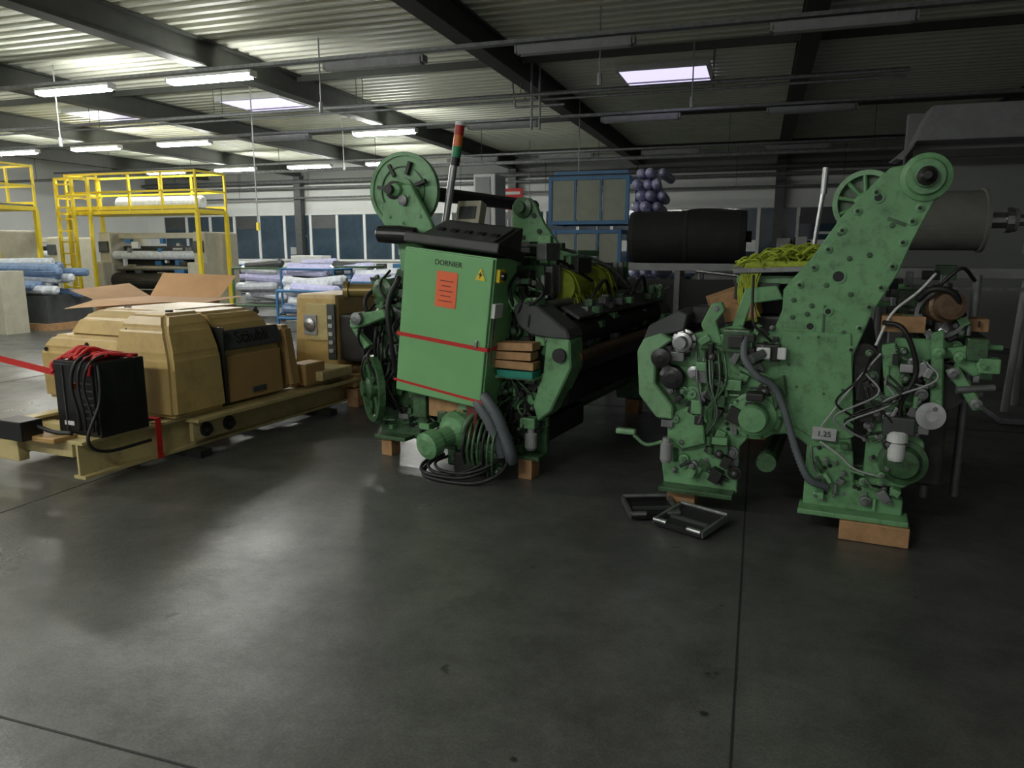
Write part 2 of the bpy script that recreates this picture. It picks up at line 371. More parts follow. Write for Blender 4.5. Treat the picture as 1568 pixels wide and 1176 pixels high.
# ------------------------------------------------------------------ loom (right)
def loom_right():
    b = B('power_loom', (2.10, 4.13, 0), 25)
    body = [(-.10, 2.04), (-.05, 2.09), (.03, 2.10), (.07, 2.15), (.19, 2.12), (.25, 2.06), (.23, 1.97), (.17, 1.90), (.12, 1.78), (.08, 1.68), (.03, 1.52), (-.08, 1.30), (-.16, 1.05),
            (-.14, .60), (-.10, .32), (.16, .24), (.16, .13), (-.37, .13), (-.37, .50), (-.46, .56), (-.70, .52), (-.76, .44), (-.76, .14), (-1.22, .14), (-1.24, .28),
            (-1.20, .45), (-1.22, .60), (-1.28, .80), (-1.22, 1.0), (-1.10, 1.13), (-.98, 1.16), (-.80, 1.20), (-.70, 1.14), (-.60, 1.18), (-.56, 1.30),
            (-.56, 1.42), (-.50, 1.50), (-.42, 1.60), (-.28, 1.83)]
    b.prism(body, 0.0, 0.05, GREEN, bev=0.006)
    edgeL = [(-.54, 1.42), (-.40, 1.62), (-.27, 1.83), (-.10, 2.03)]
    edgeR = [(-.14, 1.05), (-.07, 1.30), (.03, 1.52), (.11, 1.78), (.17, 1.92)]
    for E in (edgeL, edgeR):
        for (a, c) in zip(E[:-1], E[1:]):
            for t in (0.15, 0.65):
                x = a[0]+(c[0]-a[0])*t; z = a[1]+(c[1]-a[1])*t
                x += 0.045 if E is edgeL else -0.045
                b.lathe((x, 0, z), (0, -1, 0), [(.022, -.004), (.022, .012), (.012, .014), (.011, .022)], GREEN, 12)
                b.bolt(x, -.02, z, .007, DARK)
    for x, z in ((-.28, 1.74), (-.22, 1.6), (-.40, 1.33), (-.5, 1.36), (-.5, 1.26), (-.42, 1.28), (-.20, 1.40), (-.33, 1.45), (-.12, 1.62), (-.02, 1.78), (-.35, 1.15), (-.46, 1.14), (-.22, 1.18), (-.3, .82), (-.45, .85), (-.2, .85), (-.5, .98)):
        b.bolt(x, -.001, z, .011, GREEND)
    for x, z, r in ((-.40, 1.21, .02), (-.26, .98, .045), (-.42, 1.05, .026), (-.23, .70, .03), (-.27, 1.5, .03), (-.10, 1.93, .02), (-.31, 1.30, .016), (-.5, 1.12, .02)):
        b.ring((x, -.002, z), (0, -1, 0), r+.010, r, .012, GREEN, 20); b.lathe((x, .0, z), (0, -1, 0), [(r, 0), (r, .003)], RUBBER, 20)  # flat black discs paint the dark inside of open holes
    b.box((-.33, -.003, 1.06), (.012, .006, .55), GREEND)
    b.box((.0, -.003, 1.80), (.10, .006, .02), GREEND, rot=(0, .4, 0))
    b.lathe((.12, 0, 2.03), (0, -1, 0), [(.125, 0), (.125, .02), (.10, .03), (.09, .05), (.06, .05), (.055, .08), (.03, .085), (.03, .12)], GREEN, 28)
    b.lathe((.12, -.06, 2.03), (0, -1, 0), [(.05, 0), (.05, .04), (.035, .05), (.02, .09)], DARK, 18)
    b.cyl((.10, .05, 2.03), (.10, 2.1, 2.03), .06, DARK, 20)
    b.prism([(-.55, 1.18), (-.18, 1.18), (-.12, .58), (-.16, .56), (-.36, .56), (-.48, .62), (-.56, .8)], -.012, .0, GREEN, bev=.004)
    b.prism([(-.37, .50), (-.12, .50), (-.10, .3), (.16, .24), (.16, .13), (-.37, .13)], -.03, .0, GREEN, bev=.006)
    b.box((-.10, -.06, .135), (.58, .18, .03), GREEN, bev=.006)
    b.box((-1.0, -.04, .145), (.46, .16, .03), GREEND, bev=.006)
    b.prism([(-1.40, 1.02), (-1.36, 1.10), (-1.25, 1.14), (-1.18, 1.10), (-1.28, 1.02), (-1.28, .82), (-1.16, .68), (-1.16, .60), (-1.26, .60), (-1.38, .74)], -.10, .02, GREENL, bev=.01)
    b.prism([(-1.38, 1.07), (-1.34, 1.18), (-1.16, 1.28), (-1.10, 1.26), (-1.12, 1.16), (-1.25, 1.12)], -.06, .3, DGREY, bev=.008)
    b.prism([(-1.20, .62), (-1.20, .46), (-1.10, .40), (-.96, .45), (-.98, .62), (-1.08, .68)], -.05, .0, GREEN, bev=.008)
    b.prism([(-.98, 1.10), (-1.02, 1.20), (-.96, 1.33), (-.90, 1.34), (-.88, 1.29), (-.93, 1.22), (-.88, 1.08)], -.05, .0, GREEN, bev=.006)
    b.bolt(-.93, -.05, 1.30, .014)
    b.prism([(-.78, 1.42), (-.60, 1.44), (-.56, 1.36), (-.74, 1.33), (-.80, 1.12), (-.86, 1.14)], .03, .10, GREEN, bev=.006)
    b.box((-.68, .2, 1.47), (.34, .12, .05), GREENL, bev=.006)
    b.box((-.66, .2, 1.53), (.40, .30, .03), STEELD, rot=(0, -.04, 0), bev=.004)
    b.box((-.72, .1, 1.40), (.26, .06, .10), DARK, bev=.006)
    b.lathe((-1.12, 0, 1.09), (0, -1, 0), [(.075, 0), (.075, .04), (.06, .045), (.06, .10), (.04, .105), (.035, .16)], STEEL, 24)
    for i in range(8):
        a = i*math.pi/4; b.bolt(-1.12+.066*math.cos(a), -.042, 1.09+.066*math.sin(a), .006, DARK)
    b.lathe((-1.18, -.02, .86), (0, -1, 0), [(.075, 0), (.08, .03), (.07, .06), (.03, .07)], BLACK, 24)
    b.lathe((-1.24, -.1, .99), (0, -1, 0), [(.06, 0), (.06, .04), (.02, .05)], BLACK, 20)
    b.lathe((-1.05, -.0, .90), (0, -1, 0), [(.04, 0), (.04, .05), (.02, .055), (.02, .09)], STEEL, 16)
    b.lathe((-.95, -.0, .96), (0, -1, 0), [(.06, 0), (.055, .03), (.03, .035)], GREENL, 20)
    b.box((-.80, -.05, 1.11), (.16, .08, .14), GREEND, bev=.01); b.box((-.80, -.1, 1.11), (.09, .03, .08), DARK, bev=.01)
    b.box((-.62, -.04, 1.05), (.14, .07, .10), DARK, bev=.01); b.box((-.64, -.09, 1.05), (.08, .04, .07), WHITE, bev=.012)
    b.box((-.54, -.06, 1.05), (.05, .04, .07), WHITE, bev=.008); b.cyl((-.64, -.10, 1.05), (-.70, -.16, 1.02), .028, STEEL, 14)
    b.lathe((-.67, 0, .66), (0, -1, 0), [(.15, 0), (.15, .03), (.13, .04), (.12, .05), (.085, .055), (.085, .16), (.075, .18), (.03, .185)], GREEN, 32)
    for i in range(10):
        a = i*math.pi/5; b.bolt(-.67+.137*math.cos(a), -.036, .66+.137*math.sin(a), .007, GREEND)
    b.box((-.67, -.10, .79), (.10, .10, .05), DARK, bev=.01)
    b.prism([(-.60, .86), (-.52, .92), (-.50, .80), (-.56, .70)], -.06, 0, GREEND, bev=.006)
    b.tube([(-.75, -.08, 1.14), (-.74, -.14, 1.02), (-.66, -.15, .92), (-.57, -.12, .86), (-.51, -.10, .74), (-.47, -.10, .62), (-.41, -.10, .45), (-.34, -.1, .32), (-.24, -.05, .27)], .022, HOSE, 10, 14, .12)
    b.tube([(-.73, -.02, 1.5), (-.72, -.08, 1.35), (-.70, -.12, 1.22), (-.6, -.08, 1.12)], .008, RUBBER)
    for k in range(7):
        x = rng.uniform(-.1, .2); z = rng.uniform(.9, 1.15)
        b.tube([(x, -.02, z), (x+rng.uniform(-.1, .2), -.1, z-.1), (x+rng.uniform(-.2, .2), -.08, z-.25), (x-.05, -.03, z-.35)], .006, rng.choice([RUBBER, RUBBER, WHITE, GREYP]))
    for k in range(6):
        x = rng.uniform(-1.15, -.8)
        b.tube([(x, -.03, 1.05), (x+.03, -.1, .85), (x+rng.uniform(-.1, .1), -.07, .65), (x, -.02, .5)], .007, rng.choice([RUBBER, GREEND, STEELD]))
    b.box((-.28, -.05, .59), (.13, .004, .075), TAG, rot=(0, .04, 0)); b.text('1.25', .045, Matrix.Translation((-.28, -.056, .575)) @ Matrix.Rotation(math.pi/2, 4, 'X'), DARK)
    b.tube([(-.30, -.05, .63), (-.2, -.04, .80), (-.1, -.03, .96), (-.02, -.05, 1.08)], .006, TAG)
    b.tube([(-.3, -.04, .54), (-.2, -.06, .48), (-.1, -.06, .40), (.05, -.02, .36)], .007, TAG)
    b.tube([(-.35, -.04, .52), (-.33, -.05, .4), (-.28, -.05, .3)], .006, STEEL)
    b.lathe((.10, -.06, .48), (0, 0, 1), [(.04, 0), (.045, .02), (.045, .09), (.03, .10), (.055, .11), (.055, .16), (.04, .17)], WHITE, 18)
    b.box((.10, -.04, .68), (.16, .10, .10), DGREY, bev=.01)
    b.lathe((-1.19, -.1, .32), (0, 0, 1), [(.03, 0), (.038, .02), (.038, .12), (.025, .13), (.025, .16)], GREYP, 18)
    b.tube([(-1.22, -.05, .44), (-1.32, -.10, .42), (-1.40, -.12, .48)], .012, GREENL); b.box((-1.45, -.12, .50), (.13, .05, .035), GREENL, bev=.012)
    b.lathe((.14, -.0, .46), (0, -1, 0), [(.13, -.05), (.13, .02), (.10, .03), (.08, .07), (.04, .075)], GREEND, 24)
    b.prism([(-.05, .78), (.0, .84), (.12, .80), (.16, .66), (.24, .58), (.25, .40), (.16, .30), (-.06, .30)], .0, .12, GREEN, bev=.008)
    b.prism([(.05, 1.16), (.30, 1.16), (.34, 1.06), (.22, 1.04), (.19, .96), (.22, .86), (.34, .80), (.32, .73), (.10, .76), (.06, .9)], .05, .12, GREEN, bev=.008)
    b.prism([(.30, 1.12), (.42, 1.14), (.44, 1.06), (.50, 1.08), (.52, 1.00), (.44, .97), (.36, 1.02)], .0, .08, GREEN, bev=.008)
    b.prism([(.30, 1.0), (.36, 1.03), (.46, .88), (.50, .80), (.45, .79), (.39, .88)], -.03, .02, GREEN, bev=.006)
    b.prism([(.22, 1.2), (.28, 1.22), (.31, .78), (.25, .74)], -.02, .04, GREEN, bev=.008)
    b.prism([(-.02, 1.12), (.05, 1.14), (.12, .84), (.02, .82)], -.02, .05, GREEN, bev=.008)
    b.box((.50, -.0, 1.04), (.10, .10, .08), GREEN, bev=.008); b.box((.44, .02, 1.12), (.10, .10, .12), GREEND, bev=.008)
    for x, z in ((.36, 1.08), (.47, 1.04), (.46, .83), (.34, .99), (.26, 1.10), (.27, .79)):
        b.lathe((x, -.0, z), (0, -1, 0), [(.03, -.02), (.03, .04), (.012, .045), (.012, .08)], rng.choice([STEELD, GREEN]), 14)
    b.cyl((.36, -.04, .90), (.54, .0, .92), .020, STEELD, 12); b.cyl((.40, .0, 1.14), (.56, .05, 1.13), .015, GREEN, 12)
    b.lathe((.25, -.06, .75), (0.1, -1, 0.1), [(.075, 0), (.075, .01), (.03, .012), (.03, .03)], STEEL, 28)
    b.lathe((.26, .1, 1.34), (.25, -1, .1), [(.09, 0), (.09, .08), (.075, .09), (.075, .16), (.05, .165)], BROWN, 20)
    b.ring((.26, .05, 1.30), (0, -1, 0), .13, .11, .03, STEELD); b.tube([(.14, .0, 1.38), (.2, -.06, 1.44), (.30, -.06, 1.42), (.36, .0, 1.30)], .018, RUBBER)
    b.box((.08, .12, 1.24), (.22, .2, .09), WOOD, bev=.005); b.box((.4, .2, 1.24), (.20, .16, .07), WOOD, bev=.005)
    b.tube([(-.02, -.02, 1.25), (.08, -.1, 1.22), (.16, -.08, 1.0), (.1, -.06, .8), (.12, -.04, .62)], .014, RUBBER)
    b.tube([(.22, .1, 1.52), (.14, .05, 1.42), (.02, .02, 1.30), (-.05, -.03, 1.12)], .008, WHITE)
    b.tube([(.42, .2, 1.48), (.34, .1, 1.55), (.24, .1, 1.45)], .010, RUBBER)
    b.greeble(-1.2, -.56, .22, 1.12, -.0, 150, [GREEN, GREEN, GREEND, STEELD, DARK, DARK], test=lambda x, z: not (-.76 < x and z < .54))
    b.greeble(-.30, .14, .2, .56, -.02, 34, [GREEN, GREEND, STEELD, GREENL], size=(.02, .07))
    b.greeble(-.12, .24, .56, 1.1, .0, 60, [GREEN, GREEND, STEELD, DARK, STEEL], size=(.02, .08))
    b.greeble(.1, .52, .85, 1.3, .12, 50, [GREEN, GREEND, STEELD, DARK, STEEL], size=(.02, .07))
    b.greeble(-.75, -.56, .56, 1.2, -.01, 14, [GREEN, STEELD, DARK], size=(.02, .07))
    for k in range(40):
        x = rng.choice([rng.uniform(-1.18, -.8), rng.uniform(-.34, .12)]); z = rng.uniform(.18, 1.1) if x < -.5 else rng.uniform(.18, .5)
        b.bolt(x, -.03 if x > -.5 else -.002, z, .009, rng.choice([STEELD, GREEND, DARK]))
    b.prism(body, 2.15, 2.2, GREEND, bev=.004)
    for x, z, r, m in ((-1.2, 1.15, .07, DARK), (-1.05, .85, .09, FABK), (-.6, .35, .06, GREEND), (-1.1, .35, .06, GREEND), (-.1, 1.05, .07, DARK), (.3, .9, .13, DARK), (-.3, 1.35, .05, STEELD), (.45, 1.05, .04, STEELD)):
        b.cyl((x, .04, z), (x, 2.17, z), r, m, 18)
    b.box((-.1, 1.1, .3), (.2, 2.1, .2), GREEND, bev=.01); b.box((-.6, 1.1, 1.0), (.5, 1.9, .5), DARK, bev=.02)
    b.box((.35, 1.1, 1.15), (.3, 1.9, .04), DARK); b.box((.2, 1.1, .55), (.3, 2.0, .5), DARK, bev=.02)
    for k in range(12): b.box((-.62+.0*k, .35+k*.14, 1.38), (.42, .03, .28), rng.choice([STEELD, DARK, GREYP]))
    for x, y in ((.3, .5), (.48, .6)): b.cyl((x, y, .12), (x, y, 1.5), .025, STEELD)
    for k in range(30): b.box((rng.uniform(.0, .42), rng.uniform(.3, 1.6), rng.uniform(1.2, 1.5)), (rng.uniform(.04, .14), rng.uniform(.04, .14), rng.uniform(.04, .12)), rng.choice([GREEND, DARK, STEELD, STEELD, GREEN]), bev=.006)
    b.wheel((-.16, .42, 1.93), (.25, 1, 0), .19, GREEN, 10, .035, .06, .03)
    b.lathe((-.16, .44, 1.93), (.25, 1, 0), [(.165, .02), (.165, .05)], GREEND, 30)
    b.prism([(-.25, 1.5), (-.05, 1.5), (-.05, 1.9), (-.2, 1.95)], .5, .54, GREEN)
    b.cyl((-.46, .6, 1.5), (-.41, .6, 2.02), .014, STEEL, 10); b.cyl((-.41, .6, 2.0), (-.405, .6, 2.16), .020, STEEL, 12)
    b.box((.02, -.08, .06), (.36, .16, .115), WOOD, bev=.006)
    b.box((-1.1, .02, .065), (.18, .12, .13), WOOD, bev=.006); b.box((-.1, 2.1, .065), (.4, .16, .13), WOOD, bev=.006); b.box((-1.0, 2.1, .065), (.4, .16, .13), WOOD, bev=.006)
    b.box((-.92, .25, 1.34), (.22, .22, .10), WOOD, rot=(0, -.35, .3), bev=.005); b.box((-.80, .12, 1.28), (.20, .14, .09), WOOD, rot=(.2, -.2, -.2), bev=.005)
    b.box((-1.0, .3, 1.24), (.22, .3, .10), DARK)
    for k in range(170):
        a = rng.uniform(-.80, -.28); z = rng.uniform(1.55, 1.60)+.06*math.exp(-((a+.5)/.2)**2); yy = rng.uniform(.05, .6)
        b.tube([(a-.07, yy, z-.02), (a-.02, yy+rng.uniform(-.06, .06), z+rng.uniform(-.01, .03)), (a+.03, yy+rng.uniform(-.06, .06), z+rng.uniform(-.02, .03)), (a+.07, yy+rng.uniform(-.05, .05), z-.03)], rng.uniform(.004, .008), YNET, 5, 3)
    b.box((-.54, .33, 1.56), (.52, .5, .05), YNET, bev=.02)
    for k in range(26):
        a = rng.uniform(-.82, -.70)
        b.tube([(a+.03, .1, 1.58), (a-.01, .06, 1.48), (a+rng.uniform(-.03, .03), .05, 1.36), (a+rng.uniform(-.03, .05), .05, rng.uniform(1.2, 1.28))], .005, YNET, 5, 4)
    b.done()
loom_right()

# ------------------------------------------------------------------ loom (middle) with cabinet
def loom_mid():
    b = B('power_loom', (-.2, 5.5, 0), 27)
    fr = [(-1.05, .9), (-1.02, 1.15), (-.9, 1.3), (-.8, 1.5), (-.2, 1.55), (.2, 1.5), (.35, 1.25), (.5, 1.2), (.6, 1.0), (.55, .6), (.5, .45), (.50, .14), (.22, .14), (.18, .40), (-.0, .48), (-.5, .46), (-.6, .4), (-.62, .14), (-1.0, .14), (-1.02, .5)]
    b.prism(fr, .02, .08, GREEND, bev=.006); b.prism(fr, 2.4, 2.46, GREEND, bev=.006)
    mats = [GREEN, GREEND, GREEND, STEELD, DARK, DARK]
    b.greeble(-1.0, -.55, .2, 1.5, .02, 110, mats)
    b.greeble(.1, .58, .2, 1.45, .02, 120, mats, dep=(.03, .16))
    b.greeble(-.55, .15, .18, .6, .0, 70, mats, dep=(.03, .2))
    for k in range(22):
        x = rng.uniform(.1, .45); z = rng.uniform(.5, 1.5)
        b.tube([(x, -.02, z), (x+rng.uniform(-.1, .1), -.14, z-.1), (x+rng.uniform(-.1, .1), -.1, z-.25), (x, .0, z-.35)], rng.uniform(.006, .014), rng.choice([RUBBER, RUBBER, DARK, GREEND]))
    for k in range(14):
        x = rng.uniform(-1.0, -.6); z = rng.uniform(.7, 1.6)
        b.tube([(x, -.02, z), (x+rng.uniform(-.1, .1), -.16, z-.12), (x+rng.uniform(-.1, .1), -.12, z-.3), (x, .0, z-.45)], rng.uniform(.008, .016), RUBBER)
    b.prism([(-1.12, 1.10), (-1.02, 1.16), (-.78, 1.20), (-.76, 1.14), (-.98, 1.06), (-1.10, 1.03)], -.2, -.08, GREEN, bev=.01)
    b.prism([(-1.2, 1.05), (-1.1, 1.16), (-1.05, 1.12), (-1.12, 1.0), (-1.0, .9), (-1.06, .86)], -.1, -.04, GREEN, bev=.006)
    b.lathe((-1.02, -.1, 1.12), (0, -1, 0), [(.05, 0), (.05, .14), (.02, .15)], STEELD, 16)
    b.lathe((-.85, -.02, 1.34), (0, -1, 0), [(.09, 0), (.09, .1), (.05, .12)], GREEND, 20)
    b.lathe((-1.12, .1, 1.32), (-1, -.5, 0), [(.055, -.2), (.055, .18), (.075, .18), (.075, .22), (.05, .22)], BRASS, 20)
    b.tube([(-.62, -.2, 1.45), (-.66, -.3, 1.25), (-.64, -.3, .95), (-.66, -.22, .7)], .02, RUBBER)
    b.lathe((-.78, .12, 2.10), (.12, -1, 0), [(.29, -.02), (.29, .0), (.27, .005), (.27, .012), (.10, .02), (.10, .05), (.06, .05), (.06, .10), (.045, .16), (.02, .17)], GREEN, 48)
    b.ring((-.78, .12, 2.10), (.12, -1, 0), .295, .265, .05, GREEN, 48)
    b.ring((-.78, .10, 2.10), (.12, -1, 0), .19, .182, .02, GREEND, 40)
    b.lathe((-.80, .04, 2.10), (.12, -1, 0), [(.07, 0), (.07, .05), (.035, .06), (.035, .14)], DARK, 20)
    for i in range(7):
        a = i*2*math.pi/7+.3; b.prism([(-.78+.13*math.cos(a-.1), 2.1+.13*math.sin(a-.1)), (-.78+.23*math.cos(a-.06), 2.1+.23*math.sin(a-.06)), (-.78+.23*math.cos(a+.06), 2.1+.23*math.sin(a+.06)), (-.78+.13*math.cos(a+.1), 2.1+.13*math.sin(a+.1))], .070, .104, DARK, bev=0)
    b.prism([(-.90, 2.0), (-.84, 2.06), (-.72, 2.14), (-.64, 2.14), (-.46, 1.84), (-.40, 1.64), (-.44, 1.48), (-.75, 1.48), (-.78, 1.74), (-.92, 1.86)], .0, .05, GREEN, bev=.008)
    b.lathe((-.70, .0, 2.02), (0, -1, 0), [(.04, 0), (.04, .03), (.02, .035)], STEELD, 16)
    for x, z in ((-.66, 2.05), (-.56, 1.9), (-.48, 1.76), (-.84, 1.9), (-.72, 1.85), (-.6, 1.72)): b.bolt(x, -.001, z, .013, GREENL)
    b.cyl((-.74, .1, 2.1), (-.74, 2.4, 2.1), .06, DARK)
    b.lathe((-.88, -.12, 1.77), (1, .1, -.05), [(.03, 0), (.065, .03), (.07, .2), (.06, .34), (.03, .36)], BLACK, 20)
    b.wheel((-.98, -.1, .55), (-.75, -1, 0), .27, GREEND, 6, .05, .09, .04)
    b.lathe((-.98, -.06, .55), (-.75, -1, 0), [(.2, 0), (.2, .015), (.06, .02), (.06, .12)], GREEND, 28)
    # electrical cabinet (leaning)
    b.M = Matrix.Translation((-.2, -.19, .58)) @ Matrix.Rotation(math.radians(6.5), 4, 'Y')
    b.box((0, 0, .53), (.74, .32, 1.06), GREENC, bev=.006)
    b.box((0, -.17, .53), (.72, .03, 1.04), GREENC, bev=.008)
    b.box((-.37, -.10, .56), (.03, .10, .8), STEELD, bev=.004)
    b.box((.03, -.02, 1.10), (.76, .42, .07), DARK, rot=(math.radians(-9), 0, 0), bev=.01)
    b.prism([(-.20, 1.10), (-.20, 1.13), (.22, 1.27), (.22, 1.10)], -.28, .36, BLACK, bev=.006, plane='yz')
    b.box((.04, .0, 1.205), (.56, .34, .012), DGREY, rot=(math.radians(18.4), 0, 0), bev=.004)
    for k in range(5): b.box((-.16+k*.11, -.04, 1.20), (.05, .05, .02), RUBBER, rot=(math.radians(18.4), 0, 0))
    b.box((.01, -.188, .80), (.17, .004, .25), ORANGE)
    for k in range(5): b.box((.01, -.192, .86-.035*k), (.08 if k % 2 else .11, .002, .005), REDD)
    FX = Matrix.Rotation(math.pi/2, 4, 'X')
    b.text('DORNIER', .052, Matrix.Translation((.01, -.188, .965)) @ FX, DARK)
    b.prism([(.235, .90), (.315, .90), (.275, .985)], -.192, -.187, YEL, bev=0)
    b.prism([(.282, .965), (.258, .935), (.272, .933), (.266, .91), (.290, .942), (.276, .944)], -.195, -.192, BLACK, bev=0)
    b.box((.380, -.10, .94), (.03, .08, .09), YEL, bev=.006); b.lathe((.395, -.10, .94), (1, 0, 0), [(.028, 0), (.028, .025), (.012, .03)], BLACK, 16)
    b.box((.380, -.10, .70), (.03, .12, .10), WHITE, bev=.006); b.box((.375, -.12, .5), (.006, .03, .35), STEELD)
    b.box((.29, -.19, .46), (.02, .03, .05), STEEL, bev=.004)
    b.box((0.0, -.188, .43), (.76, .004, .028), RED); b.box((.375, 0, .43), (.004, .38, .028), RED)
    b.box((0.0, -.188, .07), (.76, .004, .018), RED, rot=(0, math.radians(2), 0)); b.box((-.375, 0, .43), (.004, .38, .028), RED)
    b.M = Matrix.Identity(4)
    b.box((-.2, -.15, .50), (.30, .2, .16), WOOD, bev=.006)
    b.box((-.45, -.14, .50), (.12, .18, .22), GREEND, bev=.01); b.prism([(.02, .56), (.12, .56), (.10, .36), (.06, .30), (.02, .34)], -.33, -.25, REDD, bev=.008)
    b.box((-.1, -.15, .42), (.35, .22, .10), GREEND, bev=.02)
    b.cyl((-.50, .2, 1.65), (-.36, .2, 2.36), .028, STEEL, 12)
    b.cyl((-.368, .2, 2.28), (-.356, .2, 2.34), .036, BLACK, 16); b.cyl((-.356, .2, 2.34), (-.342, .2, 2.42), .036, SIGG, 16)
    b.cyl((-.342, .2, 2.42), (-.329, .2, 2.50), .036, SIGO, 16); b.cyl((-.329, .2, 2.50), (-.316, .2, 2.57), .036, SIGR, 16); b.cyl((-.316, .2, 2.57), (-.312, .2, 2.595), .038, WHITE, 16)
    b.box((-.38, .46, 1.93), (.22, .10, .19), CREAM, rot=(-.3, 0, 0), bev=.01); b.box((-.38, .405, 1.94), (.15, .01, .10), DGREY, rot=(-.3, 0, 0))
    b.cyl((-.38, .5, 1.5), (-.38, .5, 1.9), .02, STEELD)
    b.prism([(-.26, 2.02), (-.20, 2.08), (-.10, 2.08), (-.04, 2.02), (.04, 1.86), (.20, 1.66), (.26, 1.5), (-.25, 1.45), (-.25, 1.8)], .95, 1.0, GREEN, bev=.006)
    b.lathe((-.15, .95, 2.0), (0, -1, 0), [(.085, 0), (.085, .03), (.045, .04), (.045, .09)], GREEND, 20)
    for x, z in ((-.05, 1.93), (.0, 1.8), (.1, 1.68), (-.15, 1.75), (-.18, 1.6), (.0, 1.6)): b.lathe((x, .95, z), (0, -1, 0), [(.022, 0), (.022, .01)], DARK, 12)
    b.box((.0, 1.2, 1.62), (.7, .5, .05), GREEN, bev=.01)
    for k in range(24): b.box((rng.uniform(-.3, .4), rng.uniform(.2, 1.0), rng.uniform(1.5, 1.70)), (rng.uniform(.04, .14), rng.uniform(.05, .3), rng.uniform(.05, .14)), rng.choice(mats), bev=.01)
    b.tube([(-.1, .3, 1.62), (.1, .5, 1.68), (.3, .9, 1.64), (.5, 1.3, 1.5), (.6, 1.6, 1.3)], .014, STEELD)
    b.tube([(.0, .2, 1.58), (.15, .3, 1.62), (.35, .6, 1.56), (.5, .9, 1.4)], .012, RUBBER)
    for k in range(60):
        y = rng.uniform(.55, 1.5); z = rng.uniform(1.3, 1.52)
        b.tube([(.22+rng.uniform(0, .1), y, z-.06), (.33, y+.03, z), (.44, y+.05, z-.05), (.5, y+.05, z-.18)], .006, YNET, 5, 4)
    b.lathe((.34, .6, 1.36), (0, 1, 0), [(.13, 0), (.14, .1), (.13, .5), (.14, .9)], YNET, 18)
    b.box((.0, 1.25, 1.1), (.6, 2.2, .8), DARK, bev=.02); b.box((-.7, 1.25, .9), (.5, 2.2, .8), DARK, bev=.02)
    for k in range(14): b.box((.12, .25+k*.15, 1.42), (.5, .03, .22), rng.choice([STEELD, DARK, GREEND]))
    for x, z, r, m in ((.62, 1.05, .09, FABK), (.55, .62, .12, FABK), (.42, 1.24, .04, STEELD), (.72, .90, .045, BROWN), (.3, .35, .07, GREEND), (-.8, .35, .07, GREEND)):
        b.cyl((x, .04, z), (x, 2.42, z), r, m, 20)
    b.box((.50, 1.25, .95), (.2, 2.3, .5), BLACK, bev=.01); b.box((.62, 1.25, 1.20), (.16, 2.2, .02), DGREY, rot=(0, .5, 0))
    for y in (.02, 2.38):
        b.prism([(.30, 1.24), (.36, 1.30), (.50, 1.26), (.72, 1.10), (.74, 1.04), (.60, 1.04), (.44, 1.06), (.34, 1.12)], y-.16, y+.10, DGREY, bev=.012)
        b.prism([(.56, 1.05), (.74, 1.04), (.75, .84), (.60, .52), (.50, .44), (.46, .56), (.54, .80)], y-.16, y+.08, GREEN, bev=.012)
        b.prism([(.2, 1.34), (.26, 1.36), (.40, 1.2), (.34, 1.16)], y-.14, y-.06, GREEN, bev=.008)
        b.lathe((.67, y-.02, .93), (0, 1, 0), [(.05, -.17), (.05, .05)], DARK, 16)
    b.greeble(.50, .74, .9, 1.3, 2.3, 30, mats, dep=(.02, .1))
    for k in range(26):
        y = rng.uniform(.2, 2.3); b.box((.66+rng.uniform(-.04, .04), y, rng.uniform(.95, 1.3)), (.06, .08, .05), rng.choice([GREEND, GREEN, STEELD]), bev=.006)
    for y in (.5, 1.5): b.tube([(.6, y, 1.2), (.66, y+.1, 1.36), (.62, y+.4, 1.4), (.6, y+.6, 1.2)], .015, DARK)
    for k, (z, w) in enumerate(((.98, .34), (.915, .30), (.85, .33))):
        b.box((.33, -.16, z), (w, .14, .055), WOOD, rot=(0, .03*(k-1), .04*k), bev=.004)
    b.box((.36, -.16, .785), (.28, .14, .05), TEAL, bev=.003); b.box((.30, -.1, .755), (.40, .2, .02), GREENL); b.box((.14, -.12, .80), (.10, .10, .16), WOOD, bev=.004)
    # motor
    b.lathe((-.06, -.05, .36), (-.22, -1, -.16), [(.14, 0), (.155, .05), (.155, .22), (.13, .26), (.10, .27), (.075, .30), (.07, .43), (.10, .44), (.10, .53), (.06, .55)], GREEN, 18)
    for i in range(12):
        a = i*math.pi/6; b.cyl((-.08+.15*math.cos(a), -.1, .355+.15*math.sin(a)), (-.12+.15*math.cos(a), -.27, .325+.15*math.sin(a)), .010, GREEND, 6)
    b.box((-.02, -.2, .53), (.12, .14, .07), GREENL, bev=.01)
    b.tube([(.08, -.3, .50), (.04, -.36, .42), (.02, -.38, .32), (.04, -.36, .22), (.10, -.3, .18)], .024, GREEND, 10)
    b.box((.06, -.14, .17), (.46, .30, .20), GREEND, bev=.02)
    b.box((.02, -.32, .13), (.16, .12, .16), DARK, bev=.02)
    b.greeble(-.15, .28, .09, .26, -.28, 26, mats, size=(.03, .08), dep=(.02, .08))
    # hoses
    b.tube([(.12, -.30, .64), (.19, -.34, .61), (.27, -.34, .51), (.32, -.32, .38), (.36, -.30, .24), (.36, -.26, .16)], .044, HOSE, 12, 12, .10)
    b.tube([(.08, -.30, .64), (.15, -.36, .56), (.23, -.36, .45), (.28, -.33, .30), (.30, -.30, .20)], .038, HOSE, 12, 12, .10)
    for (p, q, dz, r) in ((.34, -.20, .0, .016), (.26, -.22, .03, .014), (.20, -.16, .05, .012), (.30, -.10, .07, .012)):
        b.tube([(p, -.20, .26), (p-.02, -.36, .10+dz), (p-.20, -.46, .02+dz), (q, -.48, .02+dz), (q-.10, -.40, .05+dz), (q-.06, -.25, .14)], r, RUBBER)
